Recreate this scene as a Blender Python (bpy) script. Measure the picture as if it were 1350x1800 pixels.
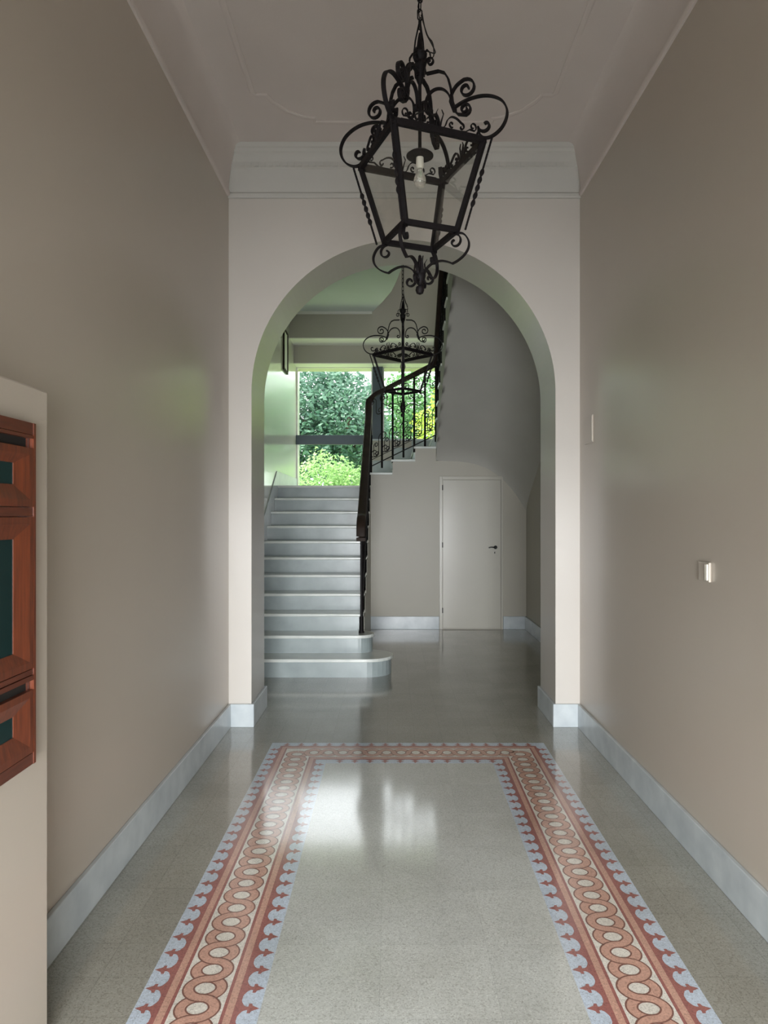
import bpy, bmesh, math, random
from mathutils import Vector, Matrix
random.seed(7)
PI = math.pi
for o in list(bpy.data.objects): bpy.data.objects.remove(o)
SC = bpy.context.scene
COL = SC.collection

# ------------------------------------------------------------------ camera
cam_d = bpy.data.cameras.new('camera'); cam = bpy.data.objects.new('camera', cam_d); COL.objects.link(cam)
cam_d.sensor_fit = 'VERTICAL'; cam_d.sensor_height = 24.0; cam_d.sensor_width = 18.0
cam_d.lens = 24.0*1250/1800
cam_d.shift_x = -(688-675)/1800; cam_d.shift_y = (906-900)/1800
cam_d.clip_start = .05; cam_d.clip_end = 200
cam.location = (0, 0, 1.63); cam.rotation_euler = (PI/2, 0, 0)
SC.camera = cam
# ------------------------------------------------------------------ light
EXPOSURE = 0.1
SKY = 4.3
DOOR_W = 164.0
SUN = 7.5
ZT_SKY = 7.6
w = bpy.data.worlds.new('World'); SC.world = w; w.use_nodes = True
bg = w.node_tree.nodes['Background']; bg.inputs[0].default_value = (.92, .98, 1.0, 1); bg.inputs[1].default_value = SKY
sd = bpy.data.lights.new('sun', 'SUN'); so = bpy.data.objects.new('sun', sd); COL.objects.link(so)
sd.energy = SUN; sd.angle = .02; sd.color = (1, .96, .86)
so.rotation_euler = Vector((.6, .06, -1.0)).to_track_quat('-Z', 'Y').to_euler()
so.location = (-5, 4, 14)
def area(name, loc, direction, sx, sy, power, color, portal=False):
    d = bpy.data.lights.new(name, 'AREA'); o = bpy.data.objects.new(name, d); COL.objects.link(o)
    d.shape = 'RECTANGLE'; d.size = sx; d.size_y = sy; d.energy = power; d.color = color
    o.location = loc; o.rotation_euler = Vector(direction).to_track_quat('-Z', 'Z').to_euler()
    if portal: d.cycles.is_portal = True
    return o
area('entrance_daylight', (.1, -2.7, 1.10), (0, 1, -.34), 2.1, 1.7, DOOR_W, (.96, .98, 1.0)).data.spread = math.radians(84)
area('window_portal', (.15, 12.5, 3.1), (0, -1, 0), 3.6, 2.2, 1, (1, 1, 1), True)
area('added_skylight_portal', (.85, 10.05, ZT_SKY+.3), (0, 0, -1), 1.2, 1.3, 1, (1, 1, 1), True)  # sky sampling for the added, unseen skylight that lifts the stair hall
SC.view_settings.view_transform = 'Standard'; SC.view_settings.look = 'None'
SC.view_settings.exposure = EXPOSURE; SC.view_settings.gamma = 1
SC.view_settings.use_curve_mapping = False

# ------------------------------------------------------------------ materials
def mat(name, col, rough=.5, metal=0, noise=0, nscale=4, col2=None, bump=0, bscale=60, coat=0, spec=.5, stretch=None, coat_rough=.05, coat_ior=1.5):
    m = bpy.data.materials.new(name); m.use_nodes = True
    nt = m.node_tree; b = nt.nodes['Principled BSDF']
    b.inputs['Base Color'].default_value = (*col, 1); b.inputs['Roughness'].default_value = rough
    b.inputs['Metallic'].default_value = metal; b.inputs['Specular IOR Level'].default_value = spec
    if coat:
        b.inputs['Coat Weight'].default_value = coat; b.inputs['Coat Roughness'].default_value = coat_rough
        b.inputs['Coat IOR'].default_value = coat_ior
    tc = nt.nodes.new('ShaderNodeTexCoord'); vec = tc.outputs['Object']
    if stretch:
        mp = nt.nodes.new('ShaderNodeMapping'); mp.inputs['Scale'].default_value = stretch
        nt.links.new(vec, mp.inputs['Vector']); vec = mp.outputs['Vector']
    if noise or col2:
        n = nt.nodes.new('ShaderNodeTexNoise'); n.inputs['Scale'].default_value = nscale; n.inputs['Detail'].default_value = 6
        nt.links.new(vec, n.inputs['Vector'])
        r = nt.nodes.new('ShaderNodeValToRGB'); r.color_ramp.elements[0].position = .3; r.color_ramp.elements[1].position = .7
        c2 = col2 or tuple(c*(1-noise) for c in col)
        r.color_ramp.elements[0].color = (*c2, 1); r.color_ramp.elements[1].color = (*col, 1)
        nt.links.new(n.outputs['Fac'], r.inputs['Fac']); nt.links.new(r.outputs['Color'], b.inputs['Base Color'])
    if bump:
        n2 = nt.nodes.new('ShaderNodeTexNoise'); n2.inputs['Scale'].default_value = bscale; n2.inputs['Detail'].default_value = 3
        nt.links.new(vec, n2.inputs['Vector'])
        bp = nt.nodes.new('ShaderNodeBump'); bp.inputs['Strength'].default_value = bump; bp.inputs['Distance'].default_value = .01
        nt.links.new(n2.outputs['Fac'], bp.inputs['Height']); nt.links.new(bp.outputs['Normal'], b.inputs['Normal'])
    return m

def tile_mat(name, c1, c2, tile, grout, rough=.105, ox=0, oy=0, coat_ior=1.75):
    """polished terrazzo tiles: fine stone chips, per tile tone, thin joints"""
    m = bpy.data.materials.new(name); m.use_nodes = True
    nt = m.node_tree; N = nt.nodes; L = nt.links; b = N['Principled BSDF']
    tc = N.new('ShaderNodeTexCoord')
    vo = N.new('ShaderNodeTexVoronoi'); vo.inputs['Scale'].default_value = 230; L.new(tc.outputs['Object'], vo.inputs['Vector'])
    sep = N.new('ShaderNodeSeparateColor'); L.new(vo.outputs['Color'], sep.inputs['Color'])
    ramp = N.new('ShaderNodeValToRGB'); ramp.color_ramp.interpolation = 'LINEAR'
    e = ramp.color_ramp.elements; e[0].position = 0; e[0].color = (*c2, 1); e[1].position = 1; e[1].color = (*[min(1, c*1.2) for c in c1], 1)
    x = e.new(.35); x.color = (*c1, 1); x = e.new(.8); x.color = (*c1, 1)
    L.new(sep.outputs[0], ramp.inputs['Fac'])
    br = N.new('ShaderNodeTexBrick'); br.offset = 0; br.squash = 1
    mp = N.new('ShaderNodeMapping'); mp.inputs['Location'].default_value = (ox, oy, 0); L.new(tc.outputs['Object'], mp.inputs['Vector'])
    L.new(mp.outputs['Vector'], br.inputs['Vector'])
    br.inputs['Scale'].default_value = 1; br.inputs['Brick Width'].default_value = tile; br.inputs['Row Height'].default_value = tile
    br.inputs['Mortar Size'].default_value = .0014; br.inputs['Mortar Smooth'].default_value = .4; br.inputs['Bias'].default_value = 0
    br.inputs['Color1'].default_value = (.90, .90, .90, 1); br.inputs['Color2'].default_value = (1, 1, 1, 1)
    br.inputs['Mortar'].default_value = (grout, grout, grout, 1)
    mul = N.new('ShaderNodeMix'); mul.data_type = 'RGBA'; mul.blend_type = 'MULTIPLY'; mul.inputs[0].default_value = 1
    L.new(ramp.outputs['Color'], mul.inputs[6]); L.new(br.outputs['Color'], mul.inputs[7])
    ns = N.new('ShaderNodeTexNoise'); ns.inputs['Scale'].default_value = 1.7; ns.inputs['Detail'].default_value = 5; L.new(tc.outputs['Object'], ns.inputs['Vector'])
    r2 = N.new('ShaderNodeValToRGB'); r2.color_ramp.elements[0].position = .3; r2.color_ramp.elements[0].color = (.80, .79, .77, 1); r2.color_ramp.elements[1].position = .62; r2.color_ramp.elements[1].color = (1, 1, 1, 1)
    L.new(ns.outputs['Fac'], r2.inputs['Fac'])
    m2 = N.new('ShaderNodeMix'); m2.data_type = 'RGBA'; m2.blend_type = 'MULTIPLY'; m2.inputs[0].default_value = 1
    L.new(mul.outputs[2], m2.inputs[6]); L.new(r2.outputs['Color'], m2.inputs[7]); L.new(m2.outputs[2], b.inputs['Base Color'])
    b.inputs['Roughness'].default_value = .45; b.inputs['Specular IOR Level'].default_value = .3
    b.inputs['Coat Weight'].default_value = 1; b.inputs['Coat Roughness'].default_value = rough; b.inputs['Coat IOR'].default_value = coat_ior
    return m

def glass_mat(name, tint=(1, 1, 1), gloss=.08):
    m = bpy.data.materials.new(name); m.use_nodes = True; nt = m.node_tree; N = nt.nodes; L = nt.links
    N.remove(N['Principled BSDF']); out = N['Material Output']
    t = N.new('ShaderNodeBsdfTransparent'); t.inputs[0].default_value = (*tint, 1)
    g = N.new('ShaderNodeBsdfGlossy'); g.inputs['Roughness'].default_value = .02
    lw = N.new('ShaderNodeLayerWeight'); lw.inputs[0].default_value = .5
    pw = N.new('ShaderNodeMath'); pw.operation = 'POWER'; pw.inputs[1].default_value = 4; L.new(lw.outputs['Facing'], pw.inputs[0])
    f = N.new('ShaderNodeMath'); f.operation = 'MULTIPLY_ADD'; f.inputs[1].default_value = .6; f.inputs[2].default_value = .025; L.new(pw.outputs[0], f.inputs[0])
    mx = N.new('ShaderNodeMixShader'); L.new(f.outputs[0], mx.inputs[0]); L.new(t.outputs[0], mx.inputs[1]); L.new(g.outputs[0], mx.inputs[2])
    L.new(mx.outputs[0], out.inputs['Surface']); return m

def leaf_mat(name, c1, c2, trans=.35):
    m = mat(name, c1, .55, col2=c2, nscale=2.2)
    nt = m.node_tree; b = nt.nodes['Principled BSDF']; N = nt.nodes; L = nt.links
    tr = N.new('ShaderNodeBsdfTranslucent'); mx = N.new('ShaderNodeMixShader'); mx.inputs[0].default_value = trans
    src = b.inputs['Base Color'].links[0].from_socket; L.new(src, tr.inputs[0])
    L.new(b.outputs[0], mx.inputs[1]); L.new(tr.outputs[0], mx.inputs[2]); L.new(mx.outputs[0], N['Material Output'].inputs['Surface'])
    return m

M = {}
M['paint'] = mat('corridor_paint', (.50, .445, .375), .42, noise=.06, nscale=.9, bump=.035, bscale=14, coat=.45, coat_rough=.2)
M['paint_arch'] = mat('arch_paint', (.585, .55, .505), .38, noise=.05, nscale=1.2, bump=.02, bscale=16, coat=.4, coat_rough=.22)
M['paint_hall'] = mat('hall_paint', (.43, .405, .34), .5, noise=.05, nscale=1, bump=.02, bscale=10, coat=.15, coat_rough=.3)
M['paint_gloss'] = mat('hall_gloss_paint', (.62, .62, .52), .4, noise=.05, nscale=1, bump=.015, bscale=10, coat=1, coat_rough=.13, coat_ior=1.75)
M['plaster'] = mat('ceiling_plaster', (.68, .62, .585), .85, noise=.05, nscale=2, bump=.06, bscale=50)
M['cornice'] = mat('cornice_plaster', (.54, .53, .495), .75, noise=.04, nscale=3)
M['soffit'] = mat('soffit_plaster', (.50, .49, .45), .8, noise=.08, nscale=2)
M['blueceil'] = mat('hall_ceiling_plaster', (.60, .64, .615), .8, noise=.05, nscale=2)
M['marble'] = mat('grey_marble', (.55, .60, .62), .35, col2=(.42, .47, .50), nscale=7, coat=.4, coat_rough=.15)
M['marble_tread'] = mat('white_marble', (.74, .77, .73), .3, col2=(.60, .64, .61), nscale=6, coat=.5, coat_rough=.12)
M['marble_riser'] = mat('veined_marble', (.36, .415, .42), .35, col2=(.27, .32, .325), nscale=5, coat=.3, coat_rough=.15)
M['iron'] = mat('wrought_iron', (.008, .006, .007), .6, metal=0, spec=.22, noise=.4, nscale=30, bump=.2, bscale=80)
M['rail_wood'] = mat('handrail_wood', (.030, .017, .011), .6, spec=.25, noise=.5, nscale=8, stretch=(1, 1, 1))
M['wood'] = mat('letterbox_wood', (.17, .036, .010), .38, col2=(.085, .017, .005), nscale=7, stretch=(14, 14, 1.2), coat=.5, coat_rough=.2)
M['wood_h'] = mat('letterbox_wood_rails', (.13, .027, .009), .38, col2=(.075, .015, .005), nscale=7, stretch=(14, 1.2, 14), coat=.5, coat_rough=.2)
M['darkglass'] = mat('dark_glass', (.01, .03, .03), .08)
M['black'] = mat('slot_dark', (.01, .008, .006), .8)
M['door'] = mat('door_paint', (.475, .455, .39), .4, noise=.04, nscale=2, coat=.4, coat_rough=.2)
M['chrome'] = mat('dark_metal', (.03, .03, .03), .35, metal=.8)
M['plastic'] = mat('switch_plastic', (.66, .62, .54), .4)
M['plastic2'] = mat('rocker_plastic', (.85, .82, .72), .35)
M['frame_blue'] = mat('window_metal', (.075, .10, .125), .45, noise=.1)
M['white'] = mat('white_paint', (.78, .77, .72), .5)
M['glass'] = glass_mat('window_glass'); M['lampglass'] = glass_mat('lantern_glass', (.98, .985, .975))
M['bulb'] = mat('bulb_glass', (.75, .72, .66), .1); M['bulb'].node_tree.nodes['Principled BSDF'].inputs['Transmission Weight'].default_value = .75
M['floor'] = tile_mat('floor_terrazzo', (.33, .325, .28), (.22, .21, .175), .2, .68, ox=.03, oy=.09)
M['field'] = tile_mat('inner_terrazzo', (.60, .62, .585), (.43, .435, .40), .4, .8, ox=.04, oy=.1)
def inlay(name, c, k=.12):
    m = tile_mat(name, c, tuple(x*.72 for x in c), .2, .9, ox=.03, oy=.09); return m
M['in_blue'] = inlay('inlay_blue', (.60, .69, .80)); M['in_cream'] = inlay('inlay_cream', (.86, .82, .74))
M['in_red'] = inlay('inlay_red', (.38, .135, .12)); M['in_orange'] = inlay('inlay_terracotta', (.66, .38, .29)); M['in_dark'] = inlay('inlay_brown', (.25, .11, .085))
M['leaf_dark'] = leaf_mat('leaf_dark', (.13, .26, .17), (.045, .12, .085)); M['leaf_mid'] = leaf_mat('leaf_mid', (.22, .42, .17), (.09, .22, .09))
M['leaf_light'] = leaf_mat('leaf_light', (.36, .56, .22), (.18, .34, .11)); M['leaf_yellow'] = leaf_mat('leaf_yellow', (.46, .60, .08), (.27, .40, .05))
M['bark'] = mat('bark', (.08, .06, .045), .9, noise=.4, nscale=12)
M['grass'] = mat('grass', (.40, .55, .22), .9, noise=.4, nscale=3)

# ------------------------------------------------------------------ mesh helpers
class MB:
    def __init__(s): s.v = []; s.f = []; s.mi = []; s.cur = 0
    def add(s, vs, fs):
        b = len(s.v); s.v += [tuple(v) for v in vs]
        for f in fs: s.f.append([b+i for i in f]); s.mi.append(s.cur)
    def box(s, x0, x1, y0, y1, z0, z1):
        s.add([(x0,y0,z0),(x1,y0,z0),(x1,y1,z0),(x0,y1,z0),(x0,y0,z1),(x1,y0,z1),(x1,y1,z1),(x0,y1,z1)],
              [(0,3,2,1),(4,5,6,7),(0,1,5,4),(1,2,6,5),(2,3,7,6),(3,0,4,7)])
    def prism(s, pts, ax, a, c):
        """extrude 2-D polygon along axis ax from a to c; pts are the two other coords in order"""
        n = len(pts)
        def P(p, t):
            if ax == 0: return (t, p[0], p[1])
            if ax == 1: return (p[0], t, p[1])
            return (p[0], p[1], t)
        s.add([P(p, a) for p in pts]+[P(p, c) for p in pts],
              [list(range(n))[::-1], list(range(n, 2*n))]+[(i, (i+1) % n, n+(i+1) % n, n+i) for i in range(n)])
    def lathe(s, prof, cx=0, cy=0, cz=0, n=20):
        vs = []; fs = []
        for r, z in prof:
            for k in range(n): vs.append((cx+r*math.cos(2*PI*k/n), cy+r*math.sin(2*PI*k/n), cz+z))
        for i in range(len(prof)-1):
            for k in range(n): fs.append((i*n+k, i*n+(k+1) % n, (i+1)*n+(k+1) % n, (i+1)*n+k))
        fs.append(list(range(n))[::-1]); fs.append([(len(prof)-1)*n+k for k in range(n)])
        s.add(vs, fs)
    def tube(s, pts, rw, rt=None, side=None, n=6, taper=None, closed=False):
        """sweep; side = constant vector for the rw direction (flat bars), rt = half thickness across it"""
        rt = rt if rt is not None else rw
        pts = [Vector(p) for p in pts]; N = len(pts); vs = []; prev = None
        for i, p in enumerate(pts):
            if closed: t = pts[(i+1) % N]-pts[i-1]
            else: t = pts[min(i+1, N-1)]-pts[max(i-1, 0)]
            if t.length < 1e-9: t = Vector((0, 0, 1))
            t.normalize()
            if side is not None:
                a = Vector(side); a = a-t*a.dot(t)
                if a.length < 1e-6: a = t.orthogonal()
                a.normalize()
            else:
                if prev is None: a = t.orthogonal().normalized()
                else:
                    a = prev-t*prev.dot(t)
                    a = a.normalized() if a.length > 1e-6 else t.orthogonal().normalized()
            prev = a; b = t.cross(a); k = taper(i/(N-1)) if taper else 1
            for j in range(n):
                an = 2*PI*(j+.5)/n; c, d = math.cos(an), math.sin(an)
                if n == 4: c *= 1.414; d *= 1.414
                vs.append(p+a*c*rw*k+b*d*rt*k)
        fs = []
        rng = N if closed else N-1
        for i in range(rng):
            for j in range(n):
                i2 = (i+1) % N
                fs.append((i*n+j, i*n+(j+1) % n, i2*n+(j+1) % n, i2*n+j))
        if not closed: fs.append(list(range(n))[::-1]); fs.append([(N-1)*n+j for j in range(n)])
        s.add(vs, fs)
    def sphere(s, c, r, n=12, m=8, sz=1):
        s.lathe([(max(r*math.sin(PI*i/m), 1e-4), -r*sz*math.cos(PI*i/m)) for i in range(m+1)], c[0], c[1], c[2], n)
    def build(s, name, mats, parent=None, smooth=None, bevel=0, weld=False):
        me = bpy.data.meshes.new(name); me.from_pydata(s.v, [], s.f); me.update()
        mats = mats if isinstance(mats, (list, tuple)) else [mats]
        for m in mats: me.materials.append(M[m])
        for p, i in zip(me.polygons, s.mi): p.material_index = i
        bm = bmesh.new(); bm.from_mesh(me)
        if weld: bmesh.ops.remove_doubles(bm, verts=bm.verts, dist=1e-5)
        bmesh.ops.recalc_face_normals(bm, faces=bm.faces); bm.to_mesh(me); bm.free()
        if smooth:
            me.polygons.foreach_set('use_smooth', [True]*len(me.polygons)); me.set_sharp_from_angle(angle=math.radians(smooth))
        o = bpy.data.objects.new(name, me); COL.objects.link(o)
        if parent: o.parent = parent
        if bevel:
            md = o.modifiers.new('bevel', 'BEVEL'); md.width = bevel; md.segments = 2; md.limit_method = 'ANGLE'
        return o
def box(name, mats, x0, x1, y0, y1, z0, z1, parent=None, bevel=0):
    b = MB(); b.box(x0, x1, y0, y1, z0, z1); return b.build(name, mats, parent, bevel=bevel)
def struct(o): o['kind'] = 'structure'; return o
def thing(name, label, cat, loc=(0, 0, 0), rz=0, group=None):
    o = bpy.data.objects.new(name, None); COL.objects.link(o); o.location = loc; o.rotation_euler = (0, 0, rz)
    o.empty_display_size = .1; return tag(o, label, cat, group)
def tag(o, label, cat, group=None):
    o['label'] = label; o['category'] = cat
    if group: o['group'] = group
    return o
def crom(P, n=8, closed=False):
    out = []; P = [Vector(p) for p in P]; N = len(P)
    for i in range(N-1):
        p0 = P[max(i-1, 0)]; p1 = P[i]; p2 = P[i+1]; p3 = P[min(i+2, N-1)]
        for k in range(n):
            t = k/n; out.append(.5*((2*p1)+(p2-p0)*t+(2*p0-5*p1+4*p2-p3)*t*t+(3*p1-p0-3*p2+p3)*t**3))
    out.append(P[-1]); return out
def spiral(cx, cz, r0, r1, a0, a1, n=22):
    """2-D spiral from radius r0, angle a0 (deg) to r1, a1"""
    return [(cx+(r0+(r1-r0)*k/n)*math.cos(math.radians(a0+(a1-a0)*k/n)), cz+(r0+(r1-r0)*k/n)*math.sin(math.radians(a0+(a1-a0)*k/n))) for k in range(n+1)]

# ------------------------------------------------------------------ dimensions
XL, XR = -1.256, 1.455            # corridor walls
YA, YB = 5.49, 6.04               # arch pier front / back
ZC = 4.45; ZM = 4.075
HL, HR = -1.628, 1.932            # stair hall side walls
DW = 10.19; R_ = .187; T_ = .30; Y1 = 7.13
XS = -.30                         # open side of first flight
ZT = 7.6

# ------------------------------------------------------------------ floor
fb = MB(); fb.box(-2.0, 2.3, -3.2, 12.6, -.12, 0)
floor = struct(fb.build('floor', 'floor'))
bl, br_ = -.642, .865             # centre lines of the patterned border
yf, yn = 4.885, .35
HW = .21
def skew(x, y): return x+(.0106*(y-3.6) if x > .2 else 0)
bo = MB(); 
def quad(pts, z): bo.add([(skew(p[0], p[1]), p[1], z) for p in pts], [tuple(range(len(pts)))])
def frame_ring(o, i, z, mi):
    """rectangular loop band between offset o (outer +) and i from the centre lines"""
    bo.cur = mi
    A = [(bl-o, yn-o), (br_+o, yn-o), (br_+o, yf+o), (bl-o, yf+o)]; B = [(bl-i, yn-i), (br_+i, yn-i), (br_+i, yf+i), (bl-i, yf+i)]
    for k in range(4): quad([A[k], A[(k+1) % 4], B[(k+1) % 4], B[k]], z)
# inner field
bo.cur = 5; quad([(bl+HW, yn+HW), (br_-HW, yn+HW), (br_-HW, yf-HW), (bl+HW, yf-HW)], .0004)
frame_ring(HW, -HW, .0004, 0)
for s in (1, -1):
    frame_ring(s*.140, s*.086, .0007, 2)
    frame_ring(s*.1225, s*.0975, .0010, 3)
frame_ring(.086, -.086, .0007, 1)
def strand(P0, dirv, nrm, length, sgn, z0, ph=0):
    n = max(2, int(length/.1*28)); pts = []
    for k in range(n+1):
        s_ = length*k/n; c = math.cos(PI*(s_+ph)/.1); x = sgn*.056*math.copysign(abs(c)**.46, c); pts.append((s_, x))
    def world(s_, x): return (P0[0]+dirv[0]*s_+nrm[0]*x, P0[1]+dirv[1]*s_+nrm[1]*x)
    for wd, z, mi in ((.0215, z0, 4), (.0155, z0+.0002, 3)):
        bo.cur = mi; L_ = []; R2 = []
        for k, (s_, x) in enumerate(pts):
            a = pts[max(k-1, 0)]; b = pts[min(k+1, n)]; t = Vector((b[0]-a[0], b[1]-a[1])).normalized()
            L_.append(world(s_-t.y*wd, x+t.x*wd)); R2.append(world(s_+t.y*wd, x-t.x*wd))
        for k in range(n): quad([L_[k], L_[k+1], R2[k+1], R2[k]], z)
def run(P0, dirv, length, ph=0):
    nrm = (-dirv[1], dirv[0])
    strand(P0, dirv, nrm, length, 1, .0010, ph); strand(P0, dirv, nrm, length, -1, .0014, ph)
run((bl, yn), (0, 1), 4.55); run((br_, yn), (0, 1), 4.55)
run((bl+.06, yf), (1, 0), 1.4, -.05); run((bl+.1, yn), (1, 0), 1.3)
def fleur(cx, cy, nx, ny):
    tx, ty = -ny, nx
    prof = [(-.042, 0), (-.030, .004), (-.015, .012), (-.0085, .021), (-.0085, .0285), (-.023, .0285), (-.023, .0385), (-.0125, .0425), (0, .067), (.0125, .0425), (.023, .0385), (.023, .0285), (.0085, .0285), (.0085, .021), (.015, .012), (.030, .004), (.042, 0)]
    def W(u, v): return (cx+tx*u+nx*v, cy+ty*u+ny*v)
    bo.cur = 2
    for i in range(8):
        a, b = prof[i], prof[i+1]; c, d = prof[16-i-1], prof[16-i]
        quad([W(*a), W(*b), W(*c), W(*d)], .0008)
for side in (bl, br_):
    y = yn-.1
    while y < yf+.14:
        for s in (1, -1):
            inner = (s > 0) == (side < 0)
            if inner and (y > yf-.22 or y < yn+.22): continue
            fleur(side+s*.139, y, s, 0)
        y += .1
x = bl-.1
while x < br_+.12:
    for yy, s in ((yf, 1), (yn, -1)):
        fleur(x, yy+s*.139, 0, s)
        if bl+.22 < x < br_-.2: fleur(x, yy-s*.139, 0, -s)
    x += .1
bord = bo.build('patterned_border', ['in_blue', 'in_cream', 'in_red', 'in_orange', 'in_dark', 'field'], floor)
bord['label'] = 'red, cream and blue encaustic tile border with interlaced rings round a pale field'

# ------------------------------------------------------------------ corridor shell
struct(box('wall_left', 'paint', XL-.25, XL, -2.6, YA, 0, ZC+.2))
struct(box('wall_right', 'paint', XR, XR+.25, -2.6, YA, 0, ZC+.2))
fw = MB(); fw.box(XL-.25, -.98, -2.85, -2.6, 0, ZC+.2); fw.box(1.18, XR+.25, -2.85, -2.6, 0, ZC+.2); fw.box(-.98, 1.18, -2.85, -2.6, 2.3, ZC+.2)
struct(fw.build('wall_entrance', 'paint'))
struct(box('ceiling', 'plaster', XL-.25, XR+.25, -2.85, YA, ZC, ZC+.2))
# arch wall
cx, RA, ZS = (-1.080+1.267)/2, (1.267+1.080)/2, 2.585
aw = MB(); n = 72
xs = [cx-RA*math.cos(PI*k/n) for k in range(n+1)]; zs = [ZS+RA*math.sin(PI*k/n) for k in range(n+1)]
aw.box(HL-.25, cx-RA, YA, YB, 0, ZT); aw.box(cx+RA, HR+.25, YA, YB, 0, ZT)
for k in range(n):
    a, b, c, d = xs[k], xs[k+1], zs[k], zs[k+1]
    aw.add([(a, YA, c), (b, YA, d), (b, YA, ZT), (a, YA, ZT), (a, YB, c), (b, YB, d), (b, YB, ZT), (a, YB, ZT)], [(0, 1, 2, 3), (4, 7, 6, 5), (0, 4, 5, 1)])
struct(aw.build('wall_arch', 'paint_arch', smooth=40))
# baseboards
BH, BT = .178, .022
def bboard(name, *bx):
    b = MB()
    for q in bx: b.box(*q)
    return struct(b.build(name, 'marble', bevel=.004))
bboard('baseboard_left', (XL, XL+BT, -2.6, YA-BT, 0, BH))
bboard('baseboard_right', (XR-BT, XR, -2.6, YA-BT, 0, BH))
bboard('baseboard_arch_left', (XL, cx-RA+BT, YA-BT, YA, 0, BH), (cx-RA, cx-RA+BT, YA, YB+BT, 0, BH), (HL, cx-RA, YB, YB+BT, 0, BH))
bboard('baseboard_arch_right', (cx+RA-BT, XR, YA-BT, YA, 0, BH), (cx+RA-BT, cx+RA, YA, YB+BT, 0, BH), (cx+RA, HR, YB, YB+BT, 0, BH))
bboard('baseboard_hall_right', (HR-BT, HR, YB+BT, DW-BT, 0, .185))
bboard('baseboard_back', (XS, .684, DW-BT, DW, 0, .185))
bboard('baseboard_back_right', (1.600, HR, DW-BT, DW, 0, .185))
# cornice: profile (offset from wall, z)
prof = [(0, ZM), (.018, ZM), (.022, ZM+.012), (.022, ZM+.034), (.006, ZM+.047), (.006, ZM+.052), (.012, 4.16), (.022, 4.22), (.036, 4.285), (.044, 4.290), (.050, 4.296), (.050, 4.335), (.054, 4.345), (.070, 4.37), (.078, 4.385), (.092, 4.395), (.104, 4.415), (.114, 4.42), (.124, ZC), (0, ZC)]
b = MB(); b.prism([(YA-o, z) for o, z in prof], 0, XL, XR)
y_ = XL+.14
k = 0
b.cur = 0
xx = XL+.10
while xx < XR-.1:
    b.box(xx, xx+.03, YA-.056, YA-.045, 4.300, 4.330); xx += .055
struct(b.build('trim_1', 'cornice'))
for i, (X, s, nm) in enumerate(((XL, 1, 'trim_2'), (XR, -1, 'trim_3'))):
    b = MB(); pr = [(0, ZM), (.014, ZM), (.020, ZM+.012), (.020, ZM+.034), (.010, ZM+.047), (.014, 4.18), (.024, 4.26), (.040, 4.34), (.064, 4.40), (.088, 4.438), (.115, ZC), (0, ZC)]
    b.prism([(X+s*o, z) for o, z in pr], 1, -2.6, YA-.05); struct(b.build(nm, 'plaster', smooth=35))
# plaster frame relief on the ceiling
rx0, rx1, ry1, ry0 = -.93, 1.10, 5.10, -.6
def corner(cx_, cy_, sx, sy):  # bracket shaped corner, from x side to y side
    return [(cx_, cy_-sy*.50), (cx_, cy_-sy*.36), (cx_+sx*-.02, cy_-sy*.33), (cx_-sx*.09, cy_-sy*.33), (cx_-sx*.12, cy_-sy*.25), (cx_-sx*.20, cy_-sy*.14), (cx_-sx*.30, cy_-sy*.07), (cx_-sx*.38, cy_-sy*.05), (cx_-sx*.38, cy_), (cx_-sx*.48, cy_)]
path = corner(rx0, ry1, -1, 1)+corner(rx1, ry1, 1, 1)[::-1]+corner(rx1, ry0, 1, -1)+corner(rx0, ry0, -1, -1)[::-1]
b = MB(); b.tube([(p[0], p[1], ZC-.004) for p in path], .012, .020, side=(0, 0, 1), n=8, closed=True)
b.v = [(v[0], v[1], ZC-(ZC-v[2])*.45) for v in b.v]
b.v = [(v[0], v[1], min(v[2], ZC+.002)) for v in b.v]
struct(b.build('trim_4', 'plaster'))
# projecting pier under the letterboxes
struct(box('wall_letterbox_pier', 'paint', XL, -1.063, -.4, 2.2, 0, 2.012, bevel=.006))

# ------------------------------------------------------------------ stair hall shell
struct(box('wall_hall_left', 'paint_gloss', HL-.25, HL, YB, 12.6, 0, ZT))
struct(box('wall_hall_right', 'paint_hall', HR, HR+.25, YB, 12.6, 0, ZT))
b = MB(); b.box(HL, HR, 11.4, 12.6, 4.48, ZT); b.box(HL, HR, 11.87, 12.6, 4.177, 4.48)
b.box(-.322, HR, 12.1, 12.6, 0, 2.92); b.box(HL, -.322, 12.17, 12.6, 0, 2.09)
struct(b.build('wall_back', 'paint_hall'))
b = MB(); b.box(HL-.25, .25, YB-.6, 12.6, ZT, ZT+.2); b.box(.25, HR+.25, YB-.6, 9.4, ZT, ZT+.2); b.box(.25, HR+.25, 10.7, 12.6, ZT, ZT+.2); b.box(1.45, HR+.25, 9.4, 10.7, ZT, ZT+.2)  # gap left for the added skylight
struct(b.build('ceiling_stairwell', 'plaster'))
sk = struct(box('added_skylight', 'white', .25, 1.45, 10.02, 10.08, ZT, ZT+.12)); box('pane', 'glass', .25, 1.45, 9.4, 10.7, ZT+.14, ZT+.145, sk)  # skylight added out of view to brighten the stair hall
struct(box('bounce_lining_1', 'white', HL, HR, 11.4, 11.87, 4.468, 4.481)); struct(box('bounce_lining_2', 'white', HL, HR, 11.87, 12.18, 4.165, 4.178))  # white linings added to brighten undersides that outdoor light catches
b = MB(); b.prism([(HL, 11.4), (HL, YB), (.45, YB), (.45, 8.6), (.2, 9.2), (.12, 9.5), (.086, 9.79), (.05, 10.05), (0, 10.36), (-.13, 10.85), (-.30, 11.4)], 2, 4.895, 5.15)
struct(b.build('ceiling_hall', 'blueceil'))
struct(box('trim_5', 'white', HL, -.31, 11.375, 11.4, 4.855, 4.895))

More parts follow.
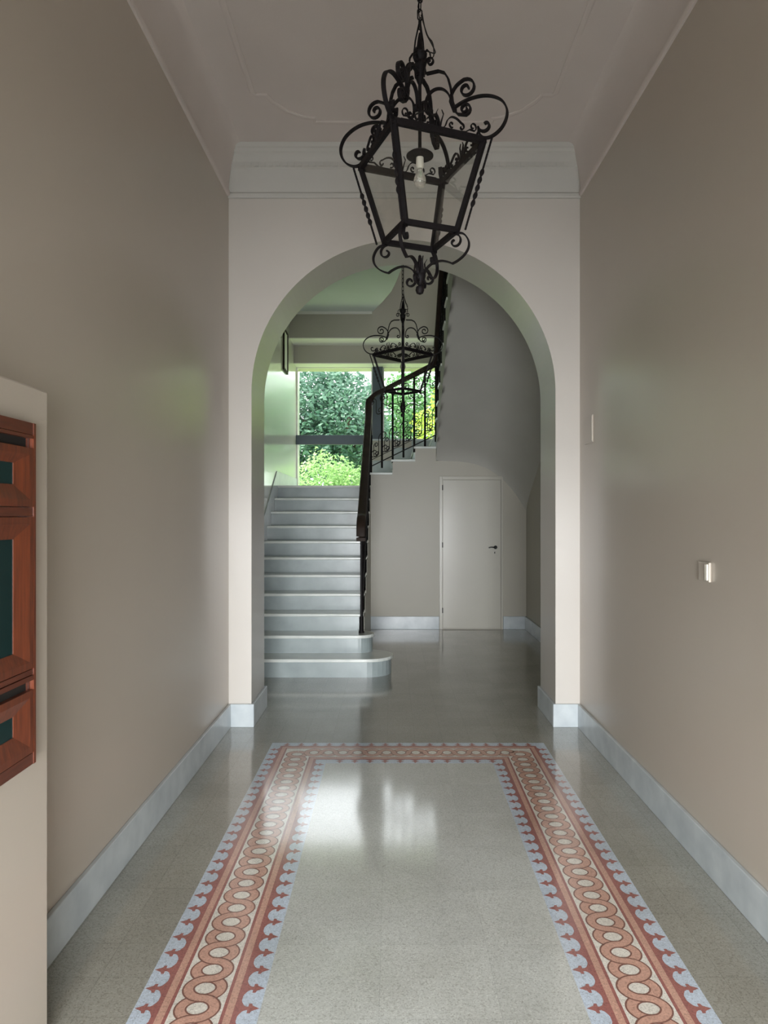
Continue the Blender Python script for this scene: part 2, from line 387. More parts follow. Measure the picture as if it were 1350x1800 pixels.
# ------------------------------------------------------------------ under-stair wall + door
def soff(X, y):
    t = max(0, (X-.64)/(HR-.64)); return 2.50-.72*t**3.3+.58*(DW-y)-.09*math.exp(-(DW-y)/.09)
b = MB(); nn = 24
top = [(XS, R_*12-.03), (.016, R_*12-.03), (.016, R_*13-.03), (.342, R_*13-.03), (.342, R_*14-.03), (.64, R_*14-.03)]
for (a, z1), (c, z2) in zip(top[:-1], top[1:]):
    if c > a: b.box(a, c, DW, DW+.14, 0, z1)
for k in range(nn):
    a = .64+(HR-.64)*k/nn; c = .64+(HR-.64)*(k+1)/nn; za = soff(a, DW); zc = soff(c, DW)
    b.add([(a, DW, 0), (c, DW, 0), (c, DW, zc), (a, DW, za), (a, DW+.14, 0), (c, DW+.14, 0), (c, DW+.14, zc), (a, DW+.14, za)], [(0, 1, 2, 3), (4, 7, 6, 5), (3, 2, 6, 7)])
struct(b.build('wall_understair', 'paint_hall'))
# door
dx0, dx1, dz = .734, 1.565, 2.135
door = thing('door_1', None, None, (1.15, DW, 0)); del door['label']; del door['category']; struct(door)
def loc(o, p): o.matrix_parent_inverse = Matrix.Identity(4); return o
def rel(b, p): b.v = [(v[0]-p[0], v[1]-p[1], v[2]-p[2]) for v in b.v]; return b
dp = (1.15, DW, 0)
b = MB(); b.box(dx0-.048, dx0-.004, DW-.022, DW, 0, dz+.055); b.box(dx1+.004, dx1+.032, DW-.022, DW, 0, dz+.055); b.box(dx0-.004, dx1+.004, DW-.022, DW, dz+.006, dz+.055)
rel(b, dp).build('door_frame', 'door', door, bevel=.003)
b = MB(); b.box(dx0, dx1, DW-.018, DW, .012, dz); leaf = rel(b, dp).build('door_leaf', 'door', door, bevel=.003)
hz = 1.63-56*.00815
b = MB(); b.lathe([(.001, 0), (.026, 0), (.026, .01), (.012, .014), (.012, .045), (.001, .045)], n=16)
b.v = [(1.488+v[0], DW-.018-v[2], hz+v[1]) for v in b.v]
b.tube([(1.488, DW-.058, hz), (1.47, DW-.062, hz+.001), (1.42, DW-.062, hz+.003), (1.385, DW-.060, hz-.004)], .009, n=8)
rel(b, dp).build('door_handle', 'chrome', door, smooth=40)
b = MB(); b.box(1.472, 1.484, DW-.021, DW-.018, hz-.09, hz-.062); rel(b, dp).build('keyhole', 'chrome', door)
for z in (1.99, 1.17, .235):
    b = MB(); b.tube([(dx0-.002, DW-.026, z), (dx0-.002, DW-.026, z+.075)], .008, n=8); rel(b, dp).build('hinge', 'chrome', door)

# ------------------------------------------------------------------ staircase
st = thing('staircase', 'grey and white marble staircase rising to a landing below the garden window', 'staircase')
NOS = .022; TH = .032
def rounded(x0, y0, y1, xe, r, n=14):
    """plan outline of a starting step: straight front with a half-round right end"""
    pts = [(x0, y1), (x0, y0)]
    cxr, cyr = xe-r, y0+r
    pts += [(cxr+r*math.sin(PI*k/n), cyr-r*math.cos(PI*k/n)) for k in range(n+1)]
    pts = [p for p in pts if p[1] <= y1+1e-6]; pts.append((pts[-1][0], y1)); return pts
for i in range(1, 12):
    y0 = Y1+(i-1)*T_+NOS; y1 = Y1+i*T_+NOS if i < 11 else 12.16; z1 = i*R_
    xw = HL
    rb = MB(); tb = MB()
    if i == 1:
        rb.prism(rounded(xw, y0, y1+.22, -.002, .245), 2, 0, z1-TH); tb.prism(rounded(xw, y0-NOS, y1+.22, .018, .267), 2, z1-TH, z1)
    elif i == 2:
        rb.prism(rounded(xw, y0, y1+.03, -.20, .15), 2, (i-1)*R_, z1-TH); tb.prism(rounded(xw, y0-NOS, y1+.03, -.18, .172), 2, z1-TH, z1)
    else:
        rb.box(xw, XS, y0, y1+.02, (i-1)*R_, z1-TH); tb.box(xw, XS-.002, y0-NOS, y1 if i < 11 else 12.16, z1-TH, z1)
        if i == 11: tb = MB(); tb.box(xw, XS, y0-NOS, 12.16, z1-TH, z1); tb.box(XS, .64, DW+.15, 12.08, z1-TH, z1)
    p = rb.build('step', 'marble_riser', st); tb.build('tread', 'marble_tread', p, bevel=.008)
b = MB()   # plastered stringer body closing the open side of the first flight
pts = [(Y1+2*T_+NOS, 0)]+[q for i in range(3, 12) for q in ((Y1+(i-1)*T_+NOS, (i-1)*R_-TH), (Y1+(i-1)*T_+NOS, i*R_-TH))]+[(DW, 11*R_-TH), (DW, 0)]
b.prism(pts, 0, XS-.05, XS+.004); b.build('stringer_wall', 'paint_hall', st)
X12 = [-.29, .016, .342]
for j, i in enumerate((12, 13, 14)):
    x0 = X12[j]; x1 = (X12+[.64])[j+1]; z1 = i*R_
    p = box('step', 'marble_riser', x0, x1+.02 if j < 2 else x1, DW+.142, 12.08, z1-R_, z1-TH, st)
    tb = MB(); tb.box(x0-NOS, x1 if j < 2 else .66, DW-.018, 12.08, z1-TH, z1); tb.build('tread', 'marble_tread', p, bevel=.006)
# skirtings on the far wall beside the second flight, and on left wall
b = MB()
for x0, x1, za, zb in ((-.32, .016, 2.06, 2.56), (.016, .342, 2.43, 2.78), (.342, HR, 2.60, 2.905)): b.box(x0, x1, 12.075, 12.1, za, zb)
b.build('wall_skirting', 'marble_riser', st)
b = MB(); pts = [(Y1-.02, 0)]+[q for i in range(1, 12) for q in ((Y1+(i-1)*T_-.06, i*R_+.06-(.0 if i > 1 else 0)), (Y1+i*T_-.06, i*R_+.06))]
pts = [(Y1-.10, 0), (Y1-.10, R_+.16), (Y1+10*T_-.06, 11*R_+.20), (12.16, 11*R_+.20), (12.16, 11*R_-.02), (Y1+10*T_+.2, 11*R_-.02), (Y1+.3, 0)]
b.prism(pts, 0, HL, HL+.012); b.build('wall_skirting', 'marble', st)
# landing 2 and flight 3
p = box('step', 'marble_riser', .64, HR, DW+.142, 12.08, 2.50, 15*R_-TH, st); tb = MB(); tb.box(.62, HR, DW+.0, 12.08, 15*R_-TH, 15*R_); tb.build('tread', 'marble_tread', p)
NF = 12
b = MB(); ny = NF
for k in range(NF):
    ya = DW-T_*k; yb = DW-T_*(k+1); zt = (16+k)*R_-TH
    sub = 8 if k == 0 else 2
    for q in range(nn):
        a = .64+(HR-.64)*q/nn; c = .64+(HR-.64)*(q+1)/nn
        for w_ in range(sub):
            e0 = ya-T_*(w_/sub)**(1.6 if k == 0 else 1); e1 = ya-T_*((w_+1)/sub)**(1.6 if k == 0 else 1)
            b.add([(a, e0, soff(a, e0)), (c, e0, soff(c, e0)), (c, e1, soff(c, e1)), (a, e1, soff(a, e1))], [(0, 1, 2, 3)])
    b.add([(.64, ya, soff(.64, ya)), (.64, yb, soff(.64, yb)), (.64, yb, zt), (.64, ya, zt)], [(0, 1, 2, 3)])
    b.add([(.64, ya, zt), (.64, yb, zt), (HR, yb, zt), (HR, ya, zt)], [(0, 1, 2, 3)])
    b.add([(.64, ya, zt-R_), (HR, ya, zt-R_), (HR, ya, zt), (.64, ya, zt)], [(0, 1, 2, 3)])
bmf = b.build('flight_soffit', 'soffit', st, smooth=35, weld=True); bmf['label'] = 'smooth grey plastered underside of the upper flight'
for k in range(NF):
    ya = DW-T_*k; z1 = (16+k)*R_
    tb = MB(); tb.box(.625, HR, ya-T_, ya+NOS, z1-TH+.001, z1); tb.build('tread', 'marble_tread', st)

# ------------------------------------------------------------------ stair railing
ra = thing('stair_railing', 'wrought iron stair railing with scrolls and a dark wooden handrail', 'railing', (-.32, 7.6, .374))
rp = (-.32, 7.6, .374)
def L1(y): return R_*((y-Y1)/T_+1)
def rb_(b, name, m, smooth=40): return rel(b, rp).build(name, m, ra, smooth=smooth)
XH = -.32
b = MB(); hp = [(XH, 7.50, 1.36), (XH, 7.50, 1.44), (XH, 7.53, 1.53), (XH, 7.62, 1.60), (XH, 7.8, L1(7.8)+1.06)]+[(XH, y, L1(y)+1.06) for y in (8.4, 9.2, 9.9)]+[(XH, 10.1, 3.22), (-.30, 10.17, 3.30), (-.22, DW, 3.375), (-.106, DW, 3.43), (.2, DW, 3.59), (.5, DW, 3.745), (.60, DW-.02, 3.80), (.64, DW-.08, 3.87), (.64, DW-.2, 3.95)]+[(.64, y, 3.83+.623*(DW-y)) for y in (9.6, 8.8, 8.0, 7.2, 6.6)]
b.tube(crom(hp, 6), .05, .032, n=8)
# keep its broad side horizontal
b = MB(); P = crom(hp, 6); vs = []; N_ = len(P)
sec = [(-.045, -.03), (-.05, 0), (-.04, .022), (0, .032), (.04, .022), (.05, 0), (.045, -.03), (0, -.036)]
for i, p in enumerate(P):
    t = (P[min(i+1, N_-1)]-P[max(i-1, 0)]).normalized(); h = Vector((t.x, t.y, 0)); h = h.normalized() if h.length > .02 else Vector((0, 1, 0))
    a = Vector((h.y, -h.x, 0)); u = a.cross(t)
    if u.z < 0: u = -u
    for c, d in sec: vs.append(p+a*c+u*d)
b.add(vs, [(i*8+j, i*8+(j+1) % 8, (i+1)*8+(j+1) % 8, (i+1)*8+j) for i in range(N_-1) for j in range(8)]+[list(range(8)), [(N_-1)*8+j for j in range(8)]])
h = rb_(b, 'handrail', 'rail_wood', 50)
def scroll_pts(kind, s):
    """S or C scroll, one continuous bar, height s, centred on u = 0"""
    a = [(x-.0*s, z) for x, z in spiral(.2*s, .22*s, .05*s, .2*s, 630, 180, 24)]
    if kind == 'S': return a+spiral(-.2*s, .78*s, .2*s, .05*s, 0, 450, 24)
    return a+spiral(.16*s, .80*s, .16*s, .04*s, 180, -270, 24)
def baluster_run(P0, P1, hb, ht, n, plane):
    """P0,P1: bottom rail end points; hb distance tread->bottom rail; ht bottom rail->handrail; plane: unit horizontal dir"""
    P0, P1 = Vector(P0), Vector(P1); u = Vector(plane); sd = Vector((u.y, -u.x, 0)); V = Vector
    for dz_, nm, a, c in ((0, 'bottom_rail', .014, .007), (.09, 'flat_rail', .012, .004), (ht-.04, 'flat_rail', .018, .006)):
        b = MB(); b.tube([P0+V((0, 0, dz_)), P1+V((0, 0, dz_))], a, c, side=sd, n=4); rb_(b, nm, 'iron')
    m = (P1-P0)/n; mx = u*(m.dot(u)/abs(m.dot(u)))
    for k in range(n+1):
        q = P0+m*k
        b = MB(); b.tube([q-V((0, 0, hb)), q+V((0, 0, ht-.03))], .0105, n=4)
        b.sphere(q+V((0, 0, ht*.5)), .015, 8, 6); rb_(b, 'baluster', 'iron')
        if k == n: continue
        for (kind, f, base, s_, fl) in (('C', .24, .095, .22, 1), ('S', .70, .095, .33, -1), ('S', .47, ht-.34, .28, 1)):
            o = q+m*f+V((0, 0, base)); b = MB()
            b.tube([o+mx*(fl*p[0]*.95)+V((0, 0, p[1]))+V((0, 0, m.z*(fl*p[0])/max(m.length, .01))) for p in scroll_pts(kind, s_)], .016, .0050, side=sd, n=4)
            rb_(b, 'scroll', 'iron')
baluster_run((XH, 7.66, L1(7.66)+.04), (XH, 10.1, L1(10.1)+.04), .12, 1.0, 12, (0, 1, 0))
baluster_run((-.29, DW+.01, 2.335), (.636, DW+.01, 2.785), .10, 1.02, 6, (1, 0, 0))
baluster_run((.665, DW-.16, 2.98), (.665, 6.75, 2.98+.623*3.28), .12, .95, 14, (0, 1, 0))
b = MB(); b.tube([(XH, 7.60, .374), (XH, 7.60, 1.56)], .014, n=8); b.lathe([(.03, 0), (.03, .015), (.018, .04), (.014, .10)], XH, 7.60, .374, 12); rb_(b, 'newel', 'iron')
b = MB(); b.tube([(-.30, DW+.012, 2.06), (-.30, DW+.012, 3.30)], .013, n=8); rb_(b, 'newel', 'iron')
b = MB(); b.tube([(.655, DW-.06, 2.66), (.655, DW-.06, 3.83)], .018, n=8); b.sphere((.655, DW-.06, 2.80), .035, 10, 8); rb_(b, 'newel', 'iron')
for pt in ((XH, 7.60, 1.15), ):
    pass

# ------------------------------------------------------------------ windows
def window(name, x0, x1, z0, z1, bars):
    wn = thing(name, None, None, ((x0+x1)/2, 12.2, z0)); del wn['label']; del wn['category']; struct(wn); p = ((x0+x1)/2, 12.2, z0)
    b = MB(); f = .022
    b.box(x0, x0+f, 12.18, 12.22, z0, z1); b.box(x1-f, x1, 12.18, 12.22, z0, z1); b.box(x0+f, x1-f, 12.18, 12.22, z1-f, z1); b.box(x0+f, x1-f, 12.18, 12.22, z0, z0+f)
    rel(b, p).build('window_frame', 'white', wn)
    for q in bars:
        b = MB(); b.box(*q); rel(b, p).build('transom', 'frame_blue', wn, bevel=.005)
    b = MB(); b.box(x0+f, x1-f, 12.198, 12.203, z0+f, z1-f); rel(b, p).build('pane', 'glass', wn)
    return wn
window('window_1', HL, -.322, 2.09, 4.177, [(HL, -.322, 12.13, 12.195, 2.84, 3.0)])
window('window_2', -.146, HR, 2.92, 4.177, [])
struct(box('trim_6', 'frame_blue', -.322, -.146, 12.12, 12.28, 2.92, 4.177))
o = struct(box('trim_7', 'marble', -.322, HR, 12.06, 12.18, 2.90, 2.925))

# ------------------------------------------------------------------ picture on the left hall wall
pc = thing('picture_frame', 'narrow dark framed picture hung high on the left wall beside the garden window', 'picture', (HL, 10.87, 3.82)); pp = (HL, 10.87, 3.82)
b = MB()
for q in ((HL, HL+.025, 10.66, 10.69, 3.82, 4.45), (HL, HL+.025, 11.04, 11.07, 3.82, 4.45), (HL, HL+.025, 10.69, 11.04, 3.82, 3.85), (HL, HL+.025, 10.69, 11.04, 4.42, 4.45)): b.box(*q)
rel(b, pp).build('frame', 'rail_wood', pc)
b = MB(); b.box(HL, HL+.012, 10.69, 11.04, 3.85, 4.42); rel(b, pp).build('print', 'white', pc)['label'] = 'pale print under glass'

# ------------------------------------------------------------------ wall plates in the corridor
sw = thing('light_switch', 'cream light switch plate on the right corridor wall, nearer the camera', 'light switch', (XR, 3.29, 1.37)); sp = (XR, 3.29, 1.37)
b = MB(); b.box(XR-.012, XR, 3.232, 3.345, 1.325, 1.415); rel(b, sp).build('plate', 'paint', sw, bevel=.003)
b = MB(); b.box(XR-.020, XR-.012, 3.238, 3.262, 1.333, 1.407); rel(b, sp).build('rocker', 'plastic2', sw, bevel=.002)
cp = thing('cover_plate', 'square painted cover plate high on the right wall close to the arch', 'cover plate', (XR, 5.22, 2.26)); q_ = (XR, 5.22, 2.26)
b = MB(); b.box(XR-.010, XR, 5.12, 5.33, 2.16, 2.358); pl = rel(b, q_).build('plate', 'paint', cp, bevel=.002)
b = MB(); b.box(XR-.012, XR-.010, 5.12, 5.128, 2.17, 2.35); rel(b, q_).build('edge_highlight', 'plastic', cp)  # pale strip painted in as the highlight along the plate edge

# ------------------------------------------------------------------ letterbox cabinet
XB = -1.063
lc = thing('letterbox_cabinet', 'reddish brown wooden letterbox cabinet on the white pier at the left edge', 'letterbox cabinet', (XB, 1.65, .913)); lp = (XB, 1.65, .913)
ye, ys = 2.089, 1.215
b = MB(); b.box(XB, XB+.012, ys, ye, .913, 1.896); rel(b, lp).build('back_board', 'wood', lc)
b = MB()
b.prism([(XB, ye), (XB+.010, ye), (XB+.03, ye-.022), (XB+.03, ye-.034), (XB, ye-.034)], 2, .913, 1.896)
rel(b, lp).build('stile', 'wood', lc); b = MB()
b.prism([(XB, ys), (XB+.010, ys), (XB+.03, ys+.022), (XB+.03, ys+.034), (XB, ys+.034)], 2, .913, 1.896)
rel(b, lp).build('stile', 'wood', lc); b = MB(); b.box(XB, XB+.026, 1.638, 1.652, .945, 1.865)
rel(b, lp).build('stile', 'wood', lc)
for za, zb in ((.913, .945), (1.862, 1.896), (1.628, 1.652), (1.172, 1.187)):
    b = MB(); b.box(XB, XB+.028, ys+.03, ye-.03, za, zb); rel(b, lp).build('rail', 'wood_h', lc)
def bevel_panel(ya, yb, za, zb, ma, mb, pa, pb, nm, yd, zlo, zhi):
    pass
for c0, c1 in ((1.655, 2.052), (1.250, 1.635)):
    for z0, z1, slot, g0, g1, nm in ((1.655, 1.860, 1.845, 1.716, 1.776, 'letterbox_door'), (1.190, 1.625, None, 1.246, 1.564, 'notice_door'), (.948, 1.170, 1.150, 1.015, 1.073, 'letterbox_door')):
        gy0, gy1 = c0+.08, c1-.086
        # frame with bevel sloping in towards the pane: outer flat ring + sloped ring
        b = MB(); zo1 = z1 if slot is None else slot-.022
        xo = XB+.030; xi = XB+.018
        O = [(c0, z0), (c1, z0), (c1, zo1), (c0, zo1)]; m_ = .020
        I = [(c0+m_, z0+m_), (c1-m_, z0+m_), (c1-m_, zo1-m_), (c0+m_, zo1-m_)]; G = [(gy0, g0), (gy1, g0), (gy1, g1), (gy0, g1)]
        vs = [(XB+.012, *p) for p in O]+[(xo, *p) for p in O]+[(xo, *p) for p in I]+[(xi, *p) for p in G]+[(XB+.012, *p) for p in G]
        fs = []
        for r in range(4):
            for k in range(4): fs.append((r*4+k, r*4+(k+1) % 4, (r+1)*4+(k+1) % 4, (r+1)*4+k))
        b.add(vs, fs); d_ = rel(b, lp).build(nm, 'wood', lc)
        b = MB(); b.box(XB+.012, XB+.016, gy0, gy1, g0, g1); rel(b, lp).build('pane', 'darkglass', d_)
        if slot:
            b = MB(); b.box(XB+.012, XB+.03, c0, c1, slot+.006, z1); b.box(XB+.012, XB+.018, c1-.012, c1, slot-.022, slot+.006); rel(b, lp).build('slot_surround', 'wood_h', d_)
            b = MB(); b.box(XB+.012, XB+.014, c0, c1-.012, slot-.022, slot+.006); rel(b, lp).build('letter_slot', 'black', d_)

# ------------------------------------------------------------------ lantern
def lantern_proto():
    t = thing('hanging_lantern', '', 'lantern')
    A, Bq, H = .200, .118, -.351
    def ring(h, z, w_, hgt, name):
        b = MB()
        for s in (1, -1):
            b.box(-h-w_, h+w_, s*h-w_, s*h+w_, z-hgt, z+hgt); b.box(s*h-w_, s*h+w_, -h+w_, h-w_, z-hgt, z+hgt)
        return b.build(name, 'iron', t)
    ring(A, 0, .009, .013, 'top_frame'); ring(Bq, H, .009, .011, 'bottom_frame')
    corners = [(1, 1), (-1, 1), (-1, -1), (1, -1)]
    for sx, sy in corners:
        d = Vector((sx, sy, 0)).normalized(); side = Vector((-d.y, d.x, 0))
        b = MB(); b.tube([(sx*A, sy*A, 0), (sx*Bq, sy*Bq, H)], .013, .009, side=side, n=4); b.build('corner_post', 'iron', t)
        # twisted bar outside the post
        P0 = d*.318+Vector((0, 0, .005)); P1 = d*.203+Vector((0, 0, H-.005)); b = MB(); pts = [P0+(P1-P0)*k/72 for k in range(73)]
        b.tube(pts, .0042, n=6, taper=lambda u: 1+(1.5*abs(math.sin(u*PI*12)) if .34 < u < .76 else .2*abs(math.sin(u*PI*30)))); b.build('twisted_bar', 'iron', t)
        def W(p): return d*p[0]+Vector((0, 0, p[1]))
        # upper scroll arm
        b = MB(); hw, ht = .0085, .0038
        big = spiral(.288, .062, .006, .026, -330, 90, 20)
        big = spiral(.290, .062, .007, .030, 480, 180, 16)+[(.262, .035), (.283, .012), (.315, .010), (.352, .030), (.376, .065), (.381, .105), (.362, .145), (.325, .172), (.280, .186), (.230, .187), (.190, .179), (.157, .166)]
        b.tube([W(p) for p in big[:17]]+crom([W(p) for p in big[17:]], 5), hw, ht, side=side, n=4)
        up = crom([(.150, .163), (.140, .19), (.144, .225), (.165, .255), (.196, .272)], 5)
        b.tube([W(p) for p in [(q.x, q.y) for q in [Vector(p) for p in up]]]+[W(p) for p in spiral(.208, .232, .041, .008, 100, -370, 26)], hw, ht, side=side, n=4)
        lo = spiral(.205, .150, .007, .028, 330, 60-180-90, 22)
        b.tube([W(p) for p in spiral(.203, .148, .007, .026, 400, 190-360+90, 22)]+[W((.172, .133)), W((.158, .150)), W((.150, .172)), W((.146, .21)), W((.140, .25)), W((.128, .295)), W((.112, .322)), W((.085, .336)), W((.030, .338))], hw, ht, side=side, n=4)
        b.tube(crom([W(p) for p in ((.152, .165), (.142, .20), (.125, .235), (.100, .257), (.070, .262), (.045, .250), (.030, .225), (.026, .19))], 5)+[W(p) for p in spiral(.044, .180, .018, .006, 160, 500, 16)], hw*.85, ht, side=side, n=4)
        b.tube([W((.158, .150)), W((.140, .20))], .011, .010, side=side, n=6)   # collar
        b.build('scroll_arm', 'iron', t)
        # small curls round the crown
        b = MB(); b.tube([W((.018, .33)), W((.022, .37)), W((.030, .40))]+[W(p) for p in spiral(.047, .385, .018, .006, 130, -280, 18)], .006, .003, side=side, n=4)
        b.tube([W((.024, .38)), W((.014, .40)), W((.020, .43)), W((.034, .44)), W((.046, .425)), W((.048, .41))], .004, .0025, side=side, n=4); b.build('crown_curl', 'iron', t)
        # lower scroll
        b = MB(); lo = spiral(.160, -.400, .006, .030, -300, 20, 18)
        lo = spiral(.157, -.398, .006, .033, -260, 95, 22)+[(.185, -.366), (.205, -.380), (.219, -.408), (.216, -.436), (.197, -.462), (.170, -.480), (.147, -.489)]
        b.tube([W(p) for p in lo[:23]]+crom([W(p) for p in lo[22:]], 4), .007, .003, side=side, n=4)
        b.tube(crom([W(p) for p in ((.147, -.489), (.125, -.478), (.095, -.470), (.060, -.474), (.030, -.495), (.018, -.525), (.020, -.545))], 4)+[W(p) for p in spiral(.044, -.540, .024, .006, 190, 560, 18)], .007, .003, side=side, n=4)
        b.build('lower_scroll', 'iron', t)
    for k in range(4):
        a = k*PI/2; n_ = Vector((math.cos(a), math.sin(a), 0)); u = Vector((-n_.y, n_.x, 0))
        b = MB()
        b.add([n_*(A-.003)+u*s*(A-.012)+Vector((0, 0, -.008)) for s in (-1, 1)]+[n_*(Bq-.003)+u*s*(Bq-.010)+Vector((0, 0, H+.006)) for s in (1, -1)]+
              [n_*(A-.006)+u*s*(A-.012)+Vector((0, 0, -.008)) for s in (-1, 1)]+[n_*(Bq-.006)+u*s*(Bq-.010)+Vector((0, 0, H+.006)) for s in (1, -1)], [(0, 1, 2, 3), (4, 5, 6, 7), (0, 1, 5, 4), (1, 2, 6, 5), (2, 3, 7, 6), (3, 0, 4, 7)])
        b.build('glass_pane', 'lampglass', t)
        b = MB()
        for s in (1, -1):
            def C(p): return n_*A+u*(s*p[0])+Vector((0, 0, .012+p[1]*1.15))
            b.tube([C(p) for p in spiral(.150, .030, .005, .016, 300, -60, 14)]+[C((.135, .018)), C((.115, .006)), C((.095, .004))], .004, .002, side=n_, n=4)
            b.tube([C(p) for p in spiral(.098, .020, .004, .013, -200, 90, 14)]+crom([C(p) for p in ((.098, .033), (.075, .046), (.052, .048), (.034, .034), (.024, .012), (.012, .002))], 4), .005, .002, side=n_, n=4)
            b.tube([C(p) for p in spiral(.052, .022, .004, .012, 0, 300, 12)], .004, .002, side=n_, n=4)
            b.tube([C((.0, 0)), C((.008, .03)), C((.016, .052)), C((.008, .066))], .005, .002, side=n_, n=4, taper=lambda q: 1.2-.8*q)
        b.tube([n_*A+u*(s*.17)+Vector((0, 0, .015)) for s in (1, -1)], .004, .003, side=n_, n=4)
        b.build('cresting', 'iron', t)
    b = MB(); b.tube([(0, 0, .46), (0, 0, .01)], .0075, n=8); b.lathe([(.008, .30), (.016, .32), (.016, .34), (.024, .36), (.026, .38), (.018, .40), (.030, .415), (.032, .43), (.016, .45), (.009, .50), (.005, .52)], n=12); b.build('stem', 'iron', t, smooth=40)
    b = MB()
    for k in range(3):
        a = k*2*PI/3+.4; b.tube([(.028*math.cos(a), .028*math.sin(a), .42), (.020*math.cos(a), .020*math.sin(a), .49), (.004*math.cos(a), .004*math.sin(a), .56)], .004, n=6)
    b.build('hanger', 'iron', t)
    b = MB(); b.lathe([(.004, .018), (.02, .014), (.045, .006), (.058, -.004), (.058, -.009), (.03, -.012), (.004, -.012)], n=28); b.build('drip_dish', 'iron', t, smooth=40)
    b = MB(); b.lathe([(.004, -.012), (.016, -.014), (.017, -.05), (.014, -.058), (.013, -.062)], n=16); b.build('socket', 'plastic', t, smooth=40)
    b = MB(); b.lathe([(.012, -.060), (.013, -.072), (.020, -.088), (.026, -.104), (.027, -.116), (.022, -.132), (.012, -.142), (.001, -.145)], n=20); b.build('bulb', 'bulb', t, smooth=60)
    b = MB(); b.lathe([(.001, -.43), (.006, -.435), (.010, -.47), (.018, -.50), (.026, -.52), (.020, -.545), (.012, -.556), (.006, -.562), (.016, -.568), (.019, -.582), (.014, -.596), (.001, -.602)], n=14)
    for k in range(4):
        a = k*PI/2; e = Vector((math.cos(a), math.sin(a), 0))
        b.tube([e*.010+Vector((0, 0, -.53)), e*.026+Vector((0, 0, -.50)), e*.022+Vector((0, 0, -.465)), e*.034+Vector((0, 0, -.445))], .008, .002, side=(-e.y, e.x, 0), n=4, taper=lambda q: 1.1-.8*q)
    b.build('finial', 'iron', t, smooth=40)
    b = MB()   # electric cable loops near the hook
    b.tube(crom([(.008, 0, .62), (.030, .004, .535), (.060, .006, .49), (.074, .004, .455), (.030, 0, .450), (.004, 0, .44)], 6), .0026, n=6)
    b.tube(crom([(.006, 0, .60), (.03, -.01, .515), (.055, -.008, .49), (.066, 0, .46), (.060, 0, .43), (.02, 0, .415)], 6), .0026, n=6)
    b.build('cable', 'black', t)
    return t
lan = lantern_proto()
def copy_tree(o):
    c = o.copy(); COL.objects.link(c)
    for ch in list(o.children):
        d = ch.copy(); COL.objects.link(d); d.parent = c
    return c
lan2 = copy_tree(lan)
ZL = 3.178
def chain(t, z0, z1):
    b = MB(); L_ = .052; n = int((z1-z0)/(.040))+1; st_ = (z1-z0-L_)/(n-1)
    for k in range(n):
        z = z0+L_/2+st_*k; pts = []
        for q in range(16):
            a = 2*PI*q/16; x_ = .0105*math.cos(a); zz = (L_/2-.0125)*(1 if math.sin(a) > 0 else -1)+.0105*math.sin(a)
            pts.append((x_, 0, z+zz) if k % 2 else (0, x_, z+zz))
        b.tube(pts, .0028, n=6, closed=True)
    b.tube([(.006, 0, z0), (-.007, .004, z0+.1), (.007, 0, z0+.2), (-.004, -.004, z1-.03)], .0022, n=5)
    b.lathe([(.045, 0), (.045, -.008), (.02, -.02), (.006, -.03)], cz=z1, n=16)
    return b.build('chain', 'iron', t)
for t, y, rz, zc, lb in ((lan, 3.05, math.radians(21.5), ZC, 'large black wrought iron lantern hanging nearest, in front of the arch'),
                         (lan2, 6.86, math.radians(45), 4.895, 'smaller looking black iron lantern hanging beyond the arch before the window')):
    t.location = (.122 if y < 5 else .110, y, ZL); t.rotation_euler = (0, 0, rz); t['label'] = lb; t['group'] = 'wrought iron ceiling lanterns'
    chain(t, .535, zc-ZL)

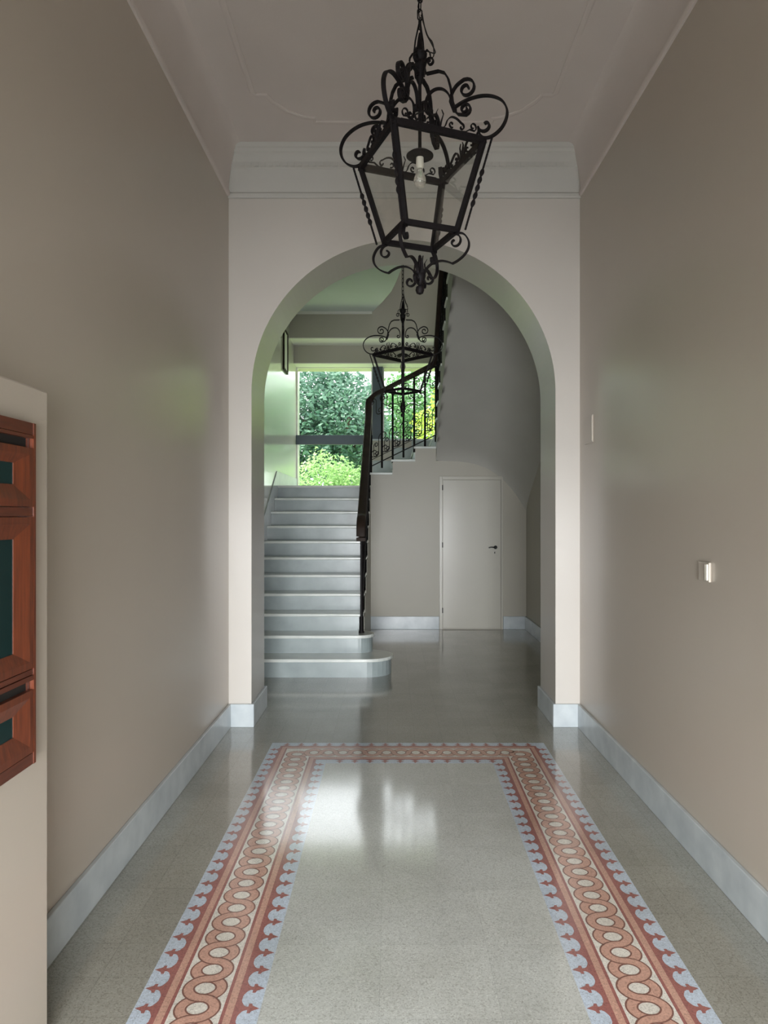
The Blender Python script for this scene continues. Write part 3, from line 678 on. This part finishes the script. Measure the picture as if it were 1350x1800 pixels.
# ------------------------------------------------------------------ garden
struct(box('ground_garden', 'grass', -30, 30, 12.61, 60, -.4, 1.0))
def foliage(name, label, cat, blobs, nleaf, ls, m, trunk=None, seed=1, squash=1.0, group=None):
    rnd = random.Random(seed); cx_ = sum(q[0] for q in blobs)/len(blobs); cy_ = sum(q[1] for q in blobs)/len(blobs)
    t = thing(name, label, cat, (cx_, cy_, 1.0), group=group); b = MB(); tot = sum(q[3]**2 for q in blobs)
    for (x, y, z, r) in blobs:
        for _ in range(int(nleaf*r*r/tot)):
            d = Vector((rnd.gauss(0, 1), rnd.gauss(0, 1), rnd.gauss(0, 1))).normalized(); rr = r*(rnd.random()**.28)*(1+.12*math.sin(7*d.x+3*d.z)+.1*math.sin(9*d.z+5*d.y))
            c = Vector((x, y, z))+Vector((d.x, d.y, d.z*squash))*rr
            a = Vector((rnd.gauss(0, 1), rnd.gauss(0, 1), rnd.gauss(0, .7))).normalized(); e = a.orthogonal().normalized(); s = ls*(.6+.8*rnd.random())
            b.add([c-a*s, c+e*s*.45, c+a*s, c-e*s*.45], [(0, 1, 2, 3)])
    rel(b, (cx_, cy_, 1.0)).build('foliage', m, t)
    if trunk:
        b = MB(); x, y, z, r = trunk; b.tube([(x, y, .9), (x+.05, y, z*.5), (x, y, z)], r, n=10, taper=lambda q: 1-.5*q)
        for k in range(5):
            a = k*1.3; b.tube([(x, y, z*.7), (x+.6*math.cos(a), y+.6*math.sin(a), z*.95), (x+1.1*math.cos(a), y+1.1*math.sin(a), z*1.15)], r*.4, n=6)
        rel(b, (cx_, cy_, 1.0)).build('trunk', 'bark', t)
    return t
foliage('leafy_tree', 'tall dark blue-green tree filling the left window pane', 'tree', [(-2.4, 21, 4.9, 1.5), (-1.4, 20.5, 4.3, 1.3), (-1.9, 21, 3.4, 1.3), (-.9, 21.2, 3.7, 1.0), (-2.9, 20.6, 3.4, 1.2), (-1.7, 21.2, 5.3, .95), (-.55, 22, 4.3, .5), (-.65, 22, 5.3, .42), (-3.8, 21, 4.6, 1.4)], 17000, .085, 'leaf_dark', (-1.7, 21, 3.8, .14), 3)
foliage('leafy_tree', 'pale green tree behind the railing in the right window pane', 'tree', [(.1, 24, 5.0, 1.1), (.9, 24, 5.6, 1.2), (.3, 24, 3.7, 1.2), (1.6, 24.5, 4.4, 1.4), (2.4, 24.4, 5.6, 1.2), (-.3, 24.6, 3.0, 1.0), (-1.3, 25, 2.8, 1.1), (3.6, 24, 5.2, 1.4)], 16000, .085, 'leaf_mid', (.6, 24, 3.8, .12), 5)
foliage('garden_shrub', 'bright light green shrub low in the left window pane', 'shrub', [(-1.55, 16.5, 2.3, .78), (-.95, 16.6, 2.2, .66), (-.6, 16.9, 1.9, .55), (-2.3, 16.6, 1.9, .6), (-1.2, 16.4, 1.6, .8)], 11000, .045, 'leaf_light', (-1.4, 16.5, 1.9, .04), 8)
foliage('garden_shrub', 'yellow-green bush at the right window edge beside the railing', 'shrub', [(1.2, 16.5, 3.6, .72), (.8, 16.6, 2.8, .6), (1.1, 16.6, 2.1, .8), (2.1, 17, 4.1, 1.0), (3.3, 17.2, 4.2, 1.2), (1.5, 16.9, 4.4, .55), (2.4, 17, 2.5, 1.1)], 17000, .05, 'leaf_yellow', (1.6, 16.8, 2.6, .05), 9)
